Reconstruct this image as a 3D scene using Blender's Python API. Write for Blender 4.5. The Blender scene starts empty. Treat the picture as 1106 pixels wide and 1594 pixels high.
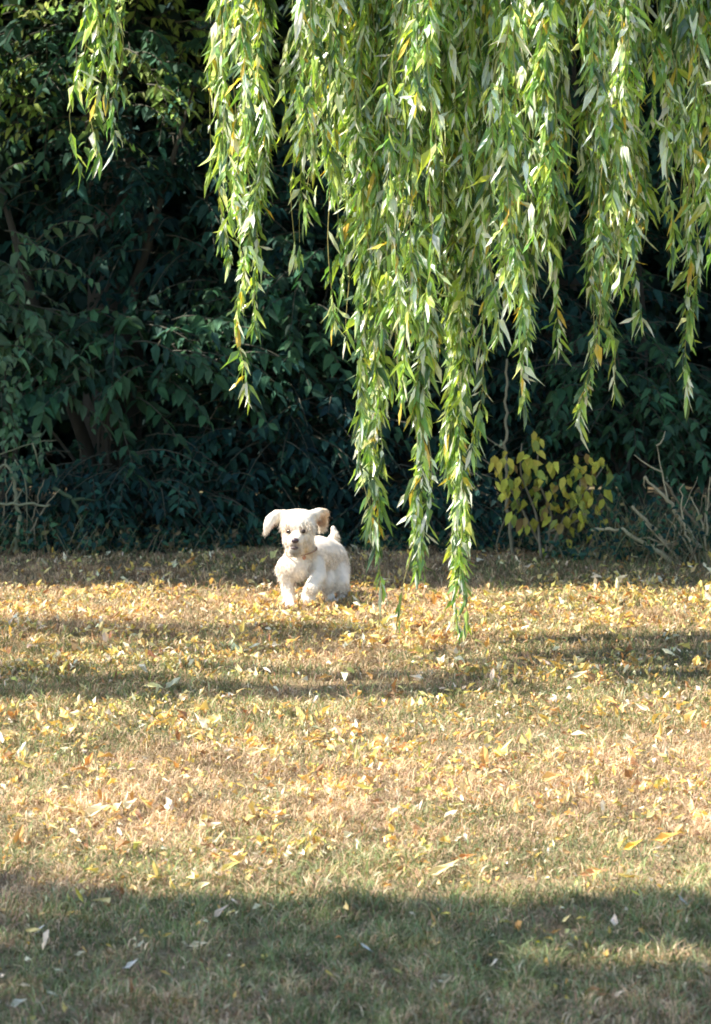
import bpy, math
import numpy as np
from mathutils import Vector

# ------------------------------------------------------------------ camera
F = 4200.0; CX, CY = 553.0, 797.0
TH = math.atan((CY - 411.0) / F)
CAMH = 1.5
scn = bpy.context.scene
COL = scn.collection
cam_d = bpy.data.cameras.new('camera'); cam = bpy.data.objects.new('camera', cam_d); COL.objects.link(cam)
cam.location = (0, 0, CAMH); cam.rotation_euler = (math.pi / 2 - TH, 0, 0)
cam_d.sensor_fit = 'VERTICAL'; cam_d.sensor_height = 36; cam_d.lens = F / 1594 * 36
cam_d.clip_start = 0.1; cam_d.clip_end = 1000
cam_d.dof.use_dof = True; cam_d.dof.focus_distance = 9.4; cam_d.dof.aperture_fstop = 8
scn.camera = cam
# ------------------------------------------------------------------ sun and sky
ELEV = math.radians(52)
AZ = math.radians(5)                     # light travels towards +x, slightly away from the camera
SD = np.array([math.cos(ELEV) * math.cos(AZ), math.cos(ELEV) * math.sin(AZ), -math.sin(ELEV)])
w = bpy.data.worlds.new('World'); scn.world = w; w.use_nodes = True
nt = w.node_tree
sky = nt.nodes.new('ShaderNodeTexSky'); sky.sky_type = 'NISHITA'; sky.sun_disc = False
sky.sun_elevation = ELEV
sky.sun_rotation = math.atan2(-SD[0], -SD[1])
nt.links.new(sky.outputs[0], nt.nodes['Background'].inputs[0])
nt.nodes['Background'].inputs[1].default_value = 0.15
sl = bpy.data.lights.new('sun', 'SUN'); sl.energy = 5.0; sl.angle = math.radians(0.5); sl.color = (1, .93, .82)
so = bpy.data.objects.new('sun', sl); COL.objects.link(so); so.location = (-5, 5, 12)
so.rotation_euler = Vector(SD.tolist()).to_track_quat('-Z', 'Y').to_euler()
scn.view_settings.view_transform = 'Standard'; scn.view_settings.look = 'None'
scn.view_settings.exposure = 1.45; scn.view_settings.gamma = 1
scn.cycles.max_bounces = 8; scn.cycles.filter_width = 1.8
scn.cycles.sample_clamp_indirect = 6

rng = np.random.default_rng(7)

def U(px, py, D):
    u = (px - CX) / F; v = (CY - py) / F
    dy = math.cos(TH) + v * math.sin(TH); dz = -math.sin(TH) + v * math.cos(TH)
    return np.array([u * D / dy, D, CAMH + dz * D / dy])

def gD(py):                              # distance of the ground at an image row
    v = (CY - py) / F
    return CAMH * (math.cos(TH) + v * math.sin(TH)) / (math.sin(TH) - v * math.cos(TH))

def ztop(D): return U(553, 0, 1.0)[2] * D - CAMH * (D - 1) if False else CAMH + (U(553, 0, 1.0)[2] - CAMH) * D

# ------------------------------------------------------------------ helpers
def hash2(i, j, s):
    h = np.sin(i * 127.1 + j * 311.7 + s * 74.7) * 43758.5453
    return h - np.floor(h)
def vnoise(x, y, s=0):
    xi, yi = np.floor(x), np.floor(y); fx, fy = x - xi, y - yi
    fx = fx * fx * (3 - 2 * fx); fy = fy * fy * (3 - 2 * fy)
    a = hash2(xi, yi, s); b = hash2(xi + 1, yi, s); c = hash2(xi, yi + 1, s); d = hash2(xi + 1, yi + 1, s)
    return (a * (1 - fx) + b * fx) * (1 - fy) + (c * (1 - fx) + d * fx) * fy
def fbm(x, y, s=0):
    return .5 * vnoise(x, y, s) + .28 * vnoise(x * 2.1, y * 2.1, s + 1) + .22 * vnoise(x * 4.3, y * 4.3, s + 2)
def unit(v): return v / np.maximum(np.linalg.norm(v, axis=-1, keepdims=True), 1e-9)
def rdir(n): return unit(rng.normal(size=(n, 3)))

class MB:
    def __init__(s): s.V = []; s.F = []; s.C = []; s.n = 0
    def add(s, V, F, C):
        V = np.asarray(V, float).reshape(-1, 3); C = np.asarray(C, float)
        if C.ndim == 1: C = np.tile(C, (len(V), 1))
        for f in F: s.F.append(np.asarray(f) + s.n)
        s.V.append(V); s.C.append(C); s.n += len(V)
    def build(s, name, mat, parent=None, smooth=False):
        me = bpy.data.meshes.new(name)
        V = np.concatenate(s.V); C = np.concatenate(s.C)
        loops = np.concatenate([f.ravel() for f in s.F]); tot = np.concatenate([np.full(len(f), f.shape[1]) for f in s.F])
        st = np.concatenate([[0], np.cumsum(tot)[:-1]])
        if parent is not None: V = V - np.array(parent.matrix_world.translation if False else PW[parent.name])
        me.vertices.add(len(V)); me.vertices.foreach_set('co', V.ravel())
        me.loops.add(len(loops)); me.loops.foreach_set('vertex_index', loops.astype(np.int32))
        me.polygons.add(len(tot)); me.polygons.foreach_set('loop_start', st.astype(np.int32)); me.polygons.foreach_set('loop_total', tot.astype(np.int32))
        me.polygons.foreach_set('use_smooth', np.full(len(tot), smooth))
        a = me.color_attributes.new('col', 'FLOAT_COLOR', 'POINT')
        a.data.foreach_set('color', np.concatenate([C, np.ones((len(C), 1))], 1).ravel())
        me.materials.append(mat); me.update(calc_edges=True); me.validate()
        o = bpy.data.objects.new(name, me); COL.objects.link(o)
        if parent is not None: o.parent = parent; PW[o.name] = PW[parent.name]
        return o
PW = {}
def thing(name, label, cat, loc=(0, 0, 0), group=None):
    o = bpy.data.objects.new(name, None); COL.objects.link(o); o.location = loc; PW[o.name] = np.array(loc, float)
    o['label'] = label; o['category'] = cat
    if group: o['group'] = group
    return o
def tag(o, label=None, cat=None, group=None, kind=None):
    if label: o['label'] = label
    if cat: o['category'] = cat
    if group: o['group'] = group
    if kind: o['kind'] = kind
    return o
def recenter(o, loc):
    loc = np.array(loc, float); n = len(o.data.vertices); a = np.empty(n * 3); o.data.vertices.foreach_get('co', a)
    a = a.reshape(-1, 3) - loc; o.data.vertices.foreach_set('co', a.ravel()); o.location = loc; o.data.update()

# leaf: 8 verts, folded along the midrib, drooping
def leaves(mb, P, A, N, L, W, C, curl=.25, fold=.35, sag=0.0, wave=0.0, shape=(.28, .66, .8)):
    n = len(P); A = unit(A); S = unit(np.cross(A, N)); N = np.cross(S, A)
    L = np.broadcast_to(L, (n,))[:, None]; W = np.broadcast_to(W, (n,))[:, None]
    curl = np.broadcast_to(curl, (n,))[:, None]; sag = np.broadcast_to(sag, (n,))[:, None]
    G = np.array([0, 0, -1.0])
    def pt(u, v):
        tw = wave * (u - .5) * v
        return P + A * L * u + S * W * .5 * v + N * (W * .5 * abs(v) * fold + L * (-curl) * u * u) + G * L * sag * u * u + N * W * tw
    u1, u2, k = shape
    V = np.stack([pt(0, 0), pt(u1, -1), pt(u1, 0), pt(u1, 1), pt(u2, -k), pt(u2, 0), pt(u2, k), pt(1, 0)], 1).reshape(-1, 3)
    b = (np.arange(n) * 8)[:, None]
    T = np.concatenate([b + t for t in ([0, 2, 1], [0, 3, 2], [4, 5, 7], [5, 6, 7])])
    Q = np.concatenate([b + t for t in ([1, 2, 5, 4], [2, 3, 6, 5])])
    mb.add(V, [T, Q], np.repeat(C, 8, 0))
def flakes(mb, P, A, N, L, W, C):        # one quad each, for crowns high above
    n = len(P); A = unit(A); S = unit(np.cross(A, N))
    L = np.broadcast_to(L, (n,))[:, None]; W = np.broadcast_to(W, (n,))[:, None]
    V = np.stack([P - A * L / 2, P + S * W / 2, P + A * L / 2, P - S * W / 2], 1).reshape(-1, 3)
    mb.add(V, [(np.arange(n) * 4)[:, None] + [0, 1, 2, 3]], np.repeat(C, 4, 0))
def tube(mb, pts, r, C, k=5):
    pts = np.asarray(pts, float); n = len(pts); r = np.broadcast_to(r, (n,))
    T = unit(np.gradient(pts, axis=0)); ref = np.array([.31, .9, .2]); 
    X = unit(np.cross(T, ref)); Y = np.cross(T, X)
    an = np.arange(k) * 2 * math.pi / k
    V = pts[:, None] + r[:, None, None] * (np.cos(an)[None, :, None] * X[:, None] + np.sin(an)[None, :, None] * Y[:, None])
    i = np.arange(n - 1)[:, None] * k; j = np.arange(k)[None]
    Q = np.stack([i + j, i + (j + 1) % k, i + k + (j + 1) % k, i + k + j], -1).reshape(-1, 4)
    cap = [np.arange(k)[None] + (n - 1) * k, np.arange(k)[::-1][None]]
    mb.add(V.reshape(-1, 3), [Q] + cap, C)
def smooth_path(ctrl, step):
    ctrl = np.asarray(ctrl, float); d = np.r_[0, np.cumsum(np.linalg.norm(np.diff(ctrl, axis=0), axis=1))]
    n = max(4, int(d[-1] / step)); t = np.linspace(0, d[-1], n)
    P = np.stack([np.interp(t, d, ctrl[:, i]) for i in range(3)], 1)
    for _ in range(3):
        P[1:-1] = (P[:-2] + 2 * P[1:-1] + P[2:]) / 4
    return P
def vary(base, n, amt=.25, hue=.12):
    base = np.asarray(base, float)
    k = 1 + rng.uniform(-amt, amt, (n, 1)); h = 1 + rng.uniform(-hue, hue, (n, 3))
    return np.clip(base * k * h, 0, 1)
def pick(pal, wts, n, amt=.2, hue=.1):
    pal = np.asarray(pal, float); wts = np.asarray(wts, float) / np.sum(wts)
    return vary(pal[rng.choice(len(pal), n, p=wts)], n, amt, hue)

# ------------------------------------------------------------------ materials
def mat_new(name):
    m = bpy.data.materials.new(name); m.use_nodes = True; t = m.node_tree; t.nodes.clear()
    return m, t, t.nodes.new('ShaderNodeOutputMaterial')
def leaf_mat(name, trans=.35, rough=.45, spec=.5, tint=(1.5, 1.5, .6)):
    m, t, out = mat_new(name); N = t.nodes; K = t.links
    at = N.new('ShaderNodeAttribute'); at.attribute_name = 'col'
    tc = N.new('ShaderNodeTexCoord'); nz = N.new('ShaderNodeTexNoise'); nz.inputs['Scale'].default_value = 35; nz.inputs['Detail'].default_value = 3
    K.new(tc.outputs['Object'], nz.inputs['Vector'])
    mr = N.new('ShaderNodeMapRange'); mr.inputs[3].default_value = .7; mr.inputs[4].default_value = 1.3
    K.new(nz.outputs['Fac'], mr.inputs[0])
    mx = N.new('ShaderNodeVectorMath'); mx.operation = 'SCALE'; K.new(at.outputs['Color'], mx.inputs[0]); K.new(mr.outputs[0], mx.inputs['Scale'])
    p = N.new('ShaderNodeBsdfPrincipled'); p.inputs['Roughness'].default_value = rough; p.inputs['Specular IOR Level'].default_value = spec
    K.new(mx.outputs[0], p.inputs['Base Color'])
    if trans > 0:
        tm = N.new('ShaderNodeVectorMath'); tm.operation = 'MULTIPLY'; tm.inputs[1].default_value = tint; K.new(mx.outputs[0], tm.inputs[0])
        tr = N.new('ShaderNodeBsdfTranslucent'); K.new(tm.outputs[0], tr.inputs[0])
        ms = N.new('ShaderNodeMixShader'); ms.inputs[0].default_value = trans
        K.new(p.outputs[0], ms.inputs[1]); K.new(tr.outputs[0], ms.inputs[2]); K.new(ms.outputs[0], out.inputs[0])
    else: K.new(p.outputs[0], out.inputs[0])
    return m
def bark_mat(name, scale=20, rough=.9):
    m, t, out = mat_new(name); N = t.nodes; K = t.links
    at = N.new('ShaderNodeAttribute'); at.attribute_name = 'col'
    tc = N.new('ShaderNodeTexCoord'); mp = N.new('ShaderNodeMapping'); mp.inputs['Scale'].default_value = (1, 1, .25)
    nz = N.new('ShaderNodeTexNoise'); nz.inputs['Scale'].default_value = scale; nz.inputs['Detail'].default_value = 6
    K.new(tc.outputs['Object'], mp.inputs[0]); K.new(mp.outputs[0], nz.inputs['Vector'])
    mr = N.new('ShaderNodeMapRange'); mr.inputs[3].default_value = .45; mr.inputs[4].default_value = 1.5; K.new(nz.outputs['Fac'], mr.inputs[0])
    mx = N.new('ShaderNodeVectorMath'); mx.operation = 'SCALE'; K.new(at.outputs['Color'], mx.inputs[0]); K.new(mr.outputs[0], mx.inputs['Scale'])
    p = N.new('ShaderNodeBsdfPrincipled'); p.inputs['Roughness'].default_value = rough; K.new(mx.outputs[0], p.inputs['Base Color'])
    b = N.new('ShaderNodeBump'); b.inputs['Strength'].default_value = .5; b.inputs['Distance'].default_value = .01; K.new(nz.outputs['Fac'], b.inputs['Height']); K.new(b.outputs[0], p.inputs['Normal'])
    K.new(p.outputs[0], out.inputs[0]); return m
def plain_mat(name, c, rough=.5, scale=40, amt=.2):
    m, t, out = mat_new(name); N = t.nodes; K = t.links
    nz = N.new('ShaderNodeTexNoise'); nz.inputs['Scale'].default_value = scale
    tc = N.new('ShaderNodeTexCoord'); K.new(tc.outputs['Object'], nz.inputs['Vector'])
    r = N.new('ShaderNodeValToRGB'); r.color_ramp.elements[0].color = (*[x * (1 - amt) for x in c], 1); r.color_ramp.elements[1].color = (*[min(1, x * (1 + amt)) for x in c], 1)
    K.new(nz.outputs['Fac'], r.inputs[0]); p = N.new('ShaderNodeBsdfPrincipled'); p.inputs['Roughness'].default_value = rough
    K.new(r.outputs[0], p.inputs['Base Color']); K.new(p.outputs[0], out.inputs[0]); return m

M_willow = leaf_mat('willow_leaf', .36, .30, .8, (1.3, 1.4, .55))
M_leaf = leaf_mat('woodland_leaf', .22, .7, .12, (1.3, 1.5, .6))
M_grass = leaf_mat('grass_blade', .2, .6, .3, (1.2, 1.2, .7))
M_litter = leaf_mat('fallen_leaf', .2, .55, .35, (1.2, 1.0, .6))
M_bark = bark_mat('bark'); M_twig = bark_mat('twig', 60, .8)
M_fur = leaf_mat('dog_fur', .06, .8, .1, (1.0, .93, .85))

def soil_mat():
    m, t, out = mat_new('lawn_soil'); N = t.nodes; K = t.links
    tc = N.new('ShaderNodeTexCoord')
    n1 = N.new('ShaderNodeTexNoise'); n1.inputs['Scale'].default_value = 1.3; n1.inputs['Detail'].default_value = 8; K.new(tc.outputs['Object'], n1.inputs['Vector'])
    n2 = N.new('ShaderNodeTexNoise'); n2.inputs['Scale'].default_value = 60; n2.inputs['Detail'].default_value = 6; K.new(tc.outputs['Object'], n2.inputs['Vector'])
    r = N.new('ShaderNodeValToRGB'); r.color_ramp.elements[0].position = .35; r.color_ramp.elements[0].color = (.13, .12, .055, 1)
    r.color_ramp.elements[1].position = .65; r.color_ramp.elements[1].color = (.24, .17, .09, 1); K.new(n1.outputs['Fac'], r.inputs[0])
    mr = N.new('ShaderNodeMapRange'); mr.inputs[3].default_value = .4; mr.inputs[4].default_value = 1.6; K.new(n2.outputs['Fac'], mr.inputs[0])
    mx = N.new('ShaderNodeVectorMath'); mx.operation = 'SCALE'; K.new(r.outputs[0], mx.inputs[0]); K.new(mr.outputs[0], mx.inputs['Scale'])
    p = N.new('ShaderNodeBsdfPrincipled'); p.inputs['Roughness'].default_value = .95; K.new(mx.outputs[0], p.inputs['Base Color'])
    b = N.new('ShaderNodeBump'); b.inputs['Distance'].default_value = .02; K.new(n2.outputs['Fac'], b.inputs['Height']); K.new(b.outputs[0], p.inputs['Normal'])
    K.new(p.outputs[0], out.inputs[0]); return m

# ------------------------------------------------------------------ ground
def gz(x, y):                            # gentle unevenness of the lawn, none far away
    k = np.clip((30 - np.hypot(x, y - 10)) / 8, 0, 1)
    return k * ((fbm(x * .9, y * .9, 3) - .5) * .045 + (fbm(x * 5, y * 5, 8) - .5) * .018)
def ground():
    xs = np.unique(np.r_[-300, -120, -60, -30, np.linspace(-12, 12, 241), 30, 60, 120, 300])
    ys = np.unique(np.r_[-200, -60, -20, np.linspace(-4, 30, 341), 50, 100, 200, 400])
    X, Y = np.meshgrid(xs, ys); Z = gz(X, Y)
    V = np.stack([X, Y, Z], -1).reshape(-1, 3); nx = len(xs); i = np.arange(len(ys) - 1)[:, None] * nx; j = np.arange(nx - 1)[None]
    Q = np.stack([i + j, i + j + 1, i + nx + j + 1, i + nx + j], -1).reshape(-1, 4)
    mb = MB(); mb.add(V, [Q], (.2, .15, .08)); o = mb.build('lawn', soil_mat(), smooth=True)
    tag(o, kind='structure')
ground()

def in_view(x, y, m=.5): return np.abs(x) < .135 * y + m
GREEN = [(.125, .155, .055), (.17, .195, .075), (.23, .245, .12)]
STRAW = [(.48, .34, .20), (.40, .265, .155), (.56, .44, .28), (.29, .175, .11)]
def grass():
    n = 620000
    y = 4.4 * (15.0 / 4.4) ** rng.random(n)            # denser near the camera
    x = rng.uniform(-1, 1, n) * (.135 * y + .75)
    dens = np.where(y > 12.7, .85, 1.0) * (.45 + .55 * (fbm(x * 2.5, y * 2.5, 11) > .38))
    k = rng.random(n) < dens; x = x[k]; y = y[k]; n = len(x)
    g = fbm(x * .8, y * .8, 21) + .25 * (fbm(x * 4, y * 4, 31) - .5)
    pg = np.clip((g - .50) * 3.0 + .17, .05, .5)
    pg = np.where(y < 6.3, np.clip(pg + .24, 0, .65), pg * .85); pg = np.where(y > 10.5, pg * .8, pg)
    isg = rng.random(n) < pg
    C = np.where(isg[:, None], pick(GREEN, [1, 1, .7], n, .3, .12), pick(STRAW, [1.2, 1, .7, .6], n, .3, .06))
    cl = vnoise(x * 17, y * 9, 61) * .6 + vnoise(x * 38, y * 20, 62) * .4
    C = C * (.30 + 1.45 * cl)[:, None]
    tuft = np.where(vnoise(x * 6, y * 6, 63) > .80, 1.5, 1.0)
    L = rng.uniform(.020, .052, n) * (.6 + .8 * cl) * tuft * np.where(isg, 1.15, .9) * (.7 + .6 * fbm(x * 3, y * 3, 41))
    W = rng.uniform(.0018, .0036, n) * (1 + np.clip(y - 8, 0, 6) * .12)
    P = np.stack([x, y, gz(x, y) - .002], 1)
    lean = rng.uniform(.2, 1.5, n); az = rng.uniform(0, 2 * math.pi, n)
    H = np.stack([np.cos(az), np.sin(az), np.zeros(n)], 1)
    up = np.array([0, 0, 1.0])
    A = unit(H * np.sin(lean)[:, None] + up * np.cos(lean)[:, None])
    S = unit(np.cross(A, up + .3 * rdir(n)))
    L = L[:, None]; W = W[:, None]
    M = P + A * L * .55; T = P + A * L * .9 + H * L * .25 - up * L * .15
    V = np.stack([P - S * W / 2, P + S * W / 2, M + S * W * .4, M - S * W * .4, T], 1).reshape(-1, 3)
    b = (np.arange(n) * 5)[:, None]
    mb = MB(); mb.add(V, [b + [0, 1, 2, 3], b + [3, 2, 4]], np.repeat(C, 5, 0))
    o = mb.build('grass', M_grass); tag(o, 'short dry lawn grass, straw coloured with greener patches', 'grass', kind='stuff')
grass()

LIT = [(.72, .52, .14), (.78, .64, .28), (.60, .32, .10), (.78, .70, .50), (.36, .20, .09), (.50, .46, .14)]
def litter():
    n = 85000
    y = 4.8 * (14.2 / 4.8) ** (rng.random(n) ** .8); x = rng.uniform(-1, 1, n) * (.135 * y + .7)
    d = np.interp(y, [4.8, 6.3, 7, 8.6, 9.6, 10.6, 11.2, 12.4, 12.6, 13.3, 14.2], [.02, .06, .28, .42, .45, .55, 1, 1, .3, .12, .06])
    d = d * np.clip(.12 + 2.2 * (fbm(x * 1.6, y * 1.6, 51) - .28), .05, 1.6) * (.4 + 1.2 * (vnoise(x * 8, y * 5, 52) > .5))
    k = rng.random(n) < d; x = x[k]; y = y[k]; n = len(x)
    L = rng.uniform(.014, .042, n) * rng.choice([.6, 1, 1.5], n, p=[.46, .43, .11]) * np.interp(y, [5, 6.5, 8, 11, 13], [.7, .85, 1.0, 1.0, 1]); W = L * rng.uniform(.18, .55, n)
    az = rng.uniform(0, 2 * math.pi, n); tilt = rng.normal(.25, .5, n)
    A = np.stack([np.cos(az) * np.cos(tilt), np.sin(az) * np.cos(tilt), np.sin(tilt)], 1)
    N = unit(np.array([0, 0, 1.0]) + .9 * rdir(n))
    P = np.stack([x, y, gz(x, y) + rng.uniform(.006, .024, n)], 1)
    mb = MB(); leaves(mb, P, A, N, L, W, pick(LIT, [3, 3, 1.5, 2.6, 1.5, 1.2], n, .25, .10), curl=rng.uniform(-.8, .8, n), fold=.9, wave=1.6)
    o = mb.build('leaf_litter', M_litter); tag(o, 'dense scatter of small yellow and cream fallen leaves over the lawn', 'leaf litter', kind='stuff')
litter()
# leaves one can pick out, placed where the photograph shows them
NOTABLE = [
 (690, 1366, 66, 8, (.82, .68, .34), 'long pale yellow willow leaf lying flat on sunlit grass near the shadow edge'),
 (358, 1357, 48, 24, (.82, .70, .22), 'bright yellow leaf tilted up at the edge of the near shadow'),
 (122, 1411, 34, 40, (.72, .62, .12), 'yellow green leaf in the near shadow, leftmost of the yellow leaves there'),
 (567, 1242, 46, 6, (.84, .74, .20), 'thin lemon yellow leaf lying crosswise in the middle of the sunlit lawn'),
 (605, 1290, 30, 60, (.78, .74, .42), 'pale green yellow leaf standing on end in the middle of the lawn'),
 (985, 1332, 40, 8, (.85, .56, .10), 'orange yellow curled leaf on sunlit grass at the right, above the shadow'),
 (1040, 1318, 56, 4, (.80, .46, .12), 'long orange leaf beside the curled orange yellow leaf at the right'),
 (725, 1343, 44, 4, (.62, .26, .08), 'rust red leaf just above the long pale willow leaf'),
 (925, 1372, 60, 4, (.66, .33, .16), 'large brown red leaf lying at the right near the shadow edge'),
 (568, 1498, 30, 26, (.86, .86, .84), 'white bent leaf in the near shadow at the middle'),
 (62, 1462, 26, 34, (.84, .84, .80), 'white crumpled leaf in the near shadow at the left'),
 (205, 1518, 30, 12, (.84, .82, .78), 'white leaf with grey stalk in the shadow below the yellow green leaf'),
 (310, 1487, 44, 8, (.58, .52, .36), 'tan curved leaf in the near shadow left of the white bent leaf'),
 (345, 1437, 40, 28, (.72, .58, .46), 'narrow pinkish tan leaf tilted upward inside the near shadow'),
 (32, 1572, 46, 6, (.66, .64, .52), 'pale grey leaf in the bottom left corner of the lawn'),
 (620, 1535, 26, 30, (.40, .36, .12), 'small olive leaf in the deep shadow below the white bent leaf'),
 (838, 1478, 14, 20, (.85, .72, .05), 'small vivid yellow leaf inside the shadow at the right'),
 (780, 1476, 22, 10, (.75, .72, .28), 'pale yellow leaf beside the small vivid yellow leaf in the shadow'),
 (990, 1412, 24, 12, (.82, .76, .12), 'bright yellow green leaf at the top edge of the shadow on the right'),
 (1060, 1425, 30, 24, (.62, .62, .60), 'silvery leaf at the top edge of the shadow near the right side'),
 (664, 1508, 16, 10, (.80, .56, .45), 'pink leaf fragment in the shadow right of the white bent leaf'),
 (150, 1278, 60, 10, (.80, .70, .44), 'long cream leaf lying crosswise on the sunlit lawn at the left'),
 (205, 1268, 40, 24, (.80, .72, .50), 'cream leaf touching the end of the long cream leaf at the left'),
 (40, 1207, 44, 4, (.84, .66, .20), 'golden leaf near the left side of the sunlit lawn'),
 (240, 1078, 40, 16, (.86, .78, .36), 'bright cream yellow leaf just below the far shadow band at the left'),
 (265, 1075, 24, 30, (.86, .82, .56), 'cream leaf right of the bright one below the far shadow band'),
 (400, 1178, 46, 4, (.84, .72, .40), 'broad cream leaf left of the middle of the sunlit lawn'),
 (905, 1060, 40, 12, (.86, .80, .58), 'pale curved leaf inside the far shadow band on the right'),
 (860, 1220, 50, 4, (.82, .52, .18), 'orange leaf lying crosswise on the right half of the sunlit lawn'),
 (225, 893, 34, 4, (.52, .44, .36), 'flat tan leaf in the shade in front of the bushes on the left'),
 (810, 871, 11, 10, (.62, .36, .16), 'small round orange leaf in the shade under the yellow bush'),
 (719, 888, 14, 70, (.86, .88, .90), 'shiny white leaf speck at the foot of the hanging willow branch'),
]
def fallen_leaf(px, py, lpx, up, c, label, group=None, cat='leaf'):
    c = np.array(c) * (.78 if min(c) > .5 else .92); lpx = lpx * .82
    D = gD(py); P = U(px, py, D); s = D / F; L = lpx * s
    az = rng.uniform(-.35, .35) + (math.pi if rng.random() < .5 else 0)
    if up > 45: L *= 1.0
    t = math.radians(min(up * 1.3, 75))
    A = np.array([[math.cos(az) * math.cos(t), math.sin(az) * math.cos(t), math.sin(t)]])
    base = np.array([P[0], D, gz(P[0], D) + .016]); st = base - A[0] * L * .5 * np.array([1, 1, 0])
    mb = MB(); W = max(.006, min(L * rng.uniform(.18, .30), .022))
    leaves(mb, st[None], A, np.array([[rng.normal() * .2, -.75, .8]]), L, W, np.array([c]), curl=rng.uniform(-.6, .5), fold=rng.uniform(.5, 1.1), wave=1.6)
    ta = st - A[0] * L * .16
    tube(mb, [st, (st + ta) / 2 + [0, 0, .001], ta], [.0012, .001, .0008], np.array(c) * .6, 4)
    o = mb.build('fallen_leaf', M_litter); recenter(o, base); tag(o, label, cat, group or 'fallen leaves on the lawn')
for a in NOTABLE: fallen_leaf(*a)
for i in range(262):
    kind = rng.choice(4, p=[.36, .38, .14, .12])
    c = vary(LIT[[0, 3, 2, 4][kind]], 1, .12, .05)[0]
    nm = ['yellow', 'cream', 'orange', 'brown'][kind]
    if rng.random() < .86: py = rng.uniform(1100, 1380); lab = nm + ' fallen leaf on the sunlit part of the lawn'
    else: py = rng.uniform(1430, 1590); c = c * .8; lab = nm + ' fallen leaf on the shaded near part of the lawn'  # shade also put into the leaf colour
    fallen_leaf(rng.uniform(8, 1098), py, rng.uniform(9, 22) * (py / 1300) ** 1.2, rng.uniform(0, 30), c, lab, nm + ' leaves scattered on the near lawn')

# ------------------------------------------------------------------ woodland behind
DARKG = [(.019, .060, .050), (.029, .080, .058), (.013, .045, .043)]  # dim bluish shade of the wood is put into these leaf colours
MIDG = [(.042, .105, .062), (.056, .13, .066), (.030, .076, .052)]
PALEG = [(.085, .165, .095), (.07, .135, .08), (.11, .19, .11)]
SUNLITG = [(.24, .38, .10), (.34, .46, .13), (.05, .12, .07), (.03, .08, .05)]  # sunlight put into the bright greens, shade into the dark ones
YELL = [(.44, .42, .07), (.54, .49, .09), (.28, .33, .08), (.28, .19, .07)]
rng = np.random.default_rng(23)
def sprays(fol, stm, c, rad, n, Lf, pal, twig=(.25, .5), droop=.5, per=11, front=.75, asp=.48):
    """leafy shoots: each an arching twig with leaves hanging from both sides"""
    c = np.asarray(c); rad = np.asarray(rad)
    for i in range(n):
        d = unit(rng.normal(size=3)); 
        if rng.random() < front: d[1] = -abs(d[1])
        s = c + rad * d * rng.uniform(.35, .95)
        if s[2] < .08: s[2] = rng.uniform(.05, .3)
        L = rng.uniform(*twig); h = unit(np.array([d[0] + rng.normal() * .5, d[1] * .8 + rng.normal() * .3, .25 + rng.normal() * .25]))
        tone = rng.choice([.55, .85, 1.25]); tone_l = rng.uniform(.7, 1.15)
        t = np.linspace(0, 1, 6)[:, None]
        P = s + h * L * t + np.array([0, 0, -1]) * L * droop * t ** 2
        P[:, 2] = np.maximum(P[:, 2], .03)
        tube(stm, P, np.linspace(.005, .0015, 6), (.06, .06, .04), 4)
        u = np.linspace(.12, 1, per) + rng.normal(size=per) * .02
        Q = np.stack([np.interp(u, t[:, 0], P[:, k]) for k in range(3)], 1)
        side = unit(np.cross(h, [0, 0, 1]))
        sg = np.where(np.arange(per) % 2, 1, -1)[:, None]
        A = unit(side * sg * .8 + h * .5 + np.array([0, 0, -.75]) + rng.normal(size=(per, 3)) * .3)
        N = unit(np.array([0, -.45, .8]) + rng.normal(size=(per, 3)) * .35)
        LL = rng.uniform(.55, 1.25, per) * Lf * tone_l
        leaves(fol, Q, A, N, LL, LL * asp * rng.uniform(.8, 1.2, per), vary(pal[rng.integers(len(pal))], per, .3, .12) * tone, curl=rng.uniform(-.1, .35, per), fold=.4, sag=.15, shape=(.3, .65, .75))
def woody(name, label, cat, px, py, D, rad, n, Lf, pal, group=None, stems=5, trunk_r=.02, **kw):
    c = U(px, py, D); base = np.array([c[0] + rng.normal() * .1, D + .15, 0.0])
    base[2] = float(gz(base[0], base[1]))
    t = thing(name, label, cat, base, group)
    fol, stm, tw = MB(), MB(), MB()
    for i in range(stems):
        e = c + np.asarray(rad) * rng.normal(size=3) * .45; e[2] = max(e[2], .25)
        m = (base + e) / 2 + rng.normal(size=3) * .1 * np.array([1, .6, .3])
        P = smooth_path([base + rng.normal(size=3) * [.06, .04, 0] - [0, 0, .03], m, e], .08)
        tube(stm, P, np.linspace(trunk_r, .005, len(P)) * rng.uniform(.7, 1.1), (.05, .045, .033), 6)
    sprays(fol, tw, c, rad, n, Lf, pal, **kw)
    stm.build('trunk' if stems < 3 else 'stem', M_bark, t, True); 
    f = fol.build('foliage', M_leaf, t); tw.build('twigs', M_twig, t)
    return t
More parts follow.
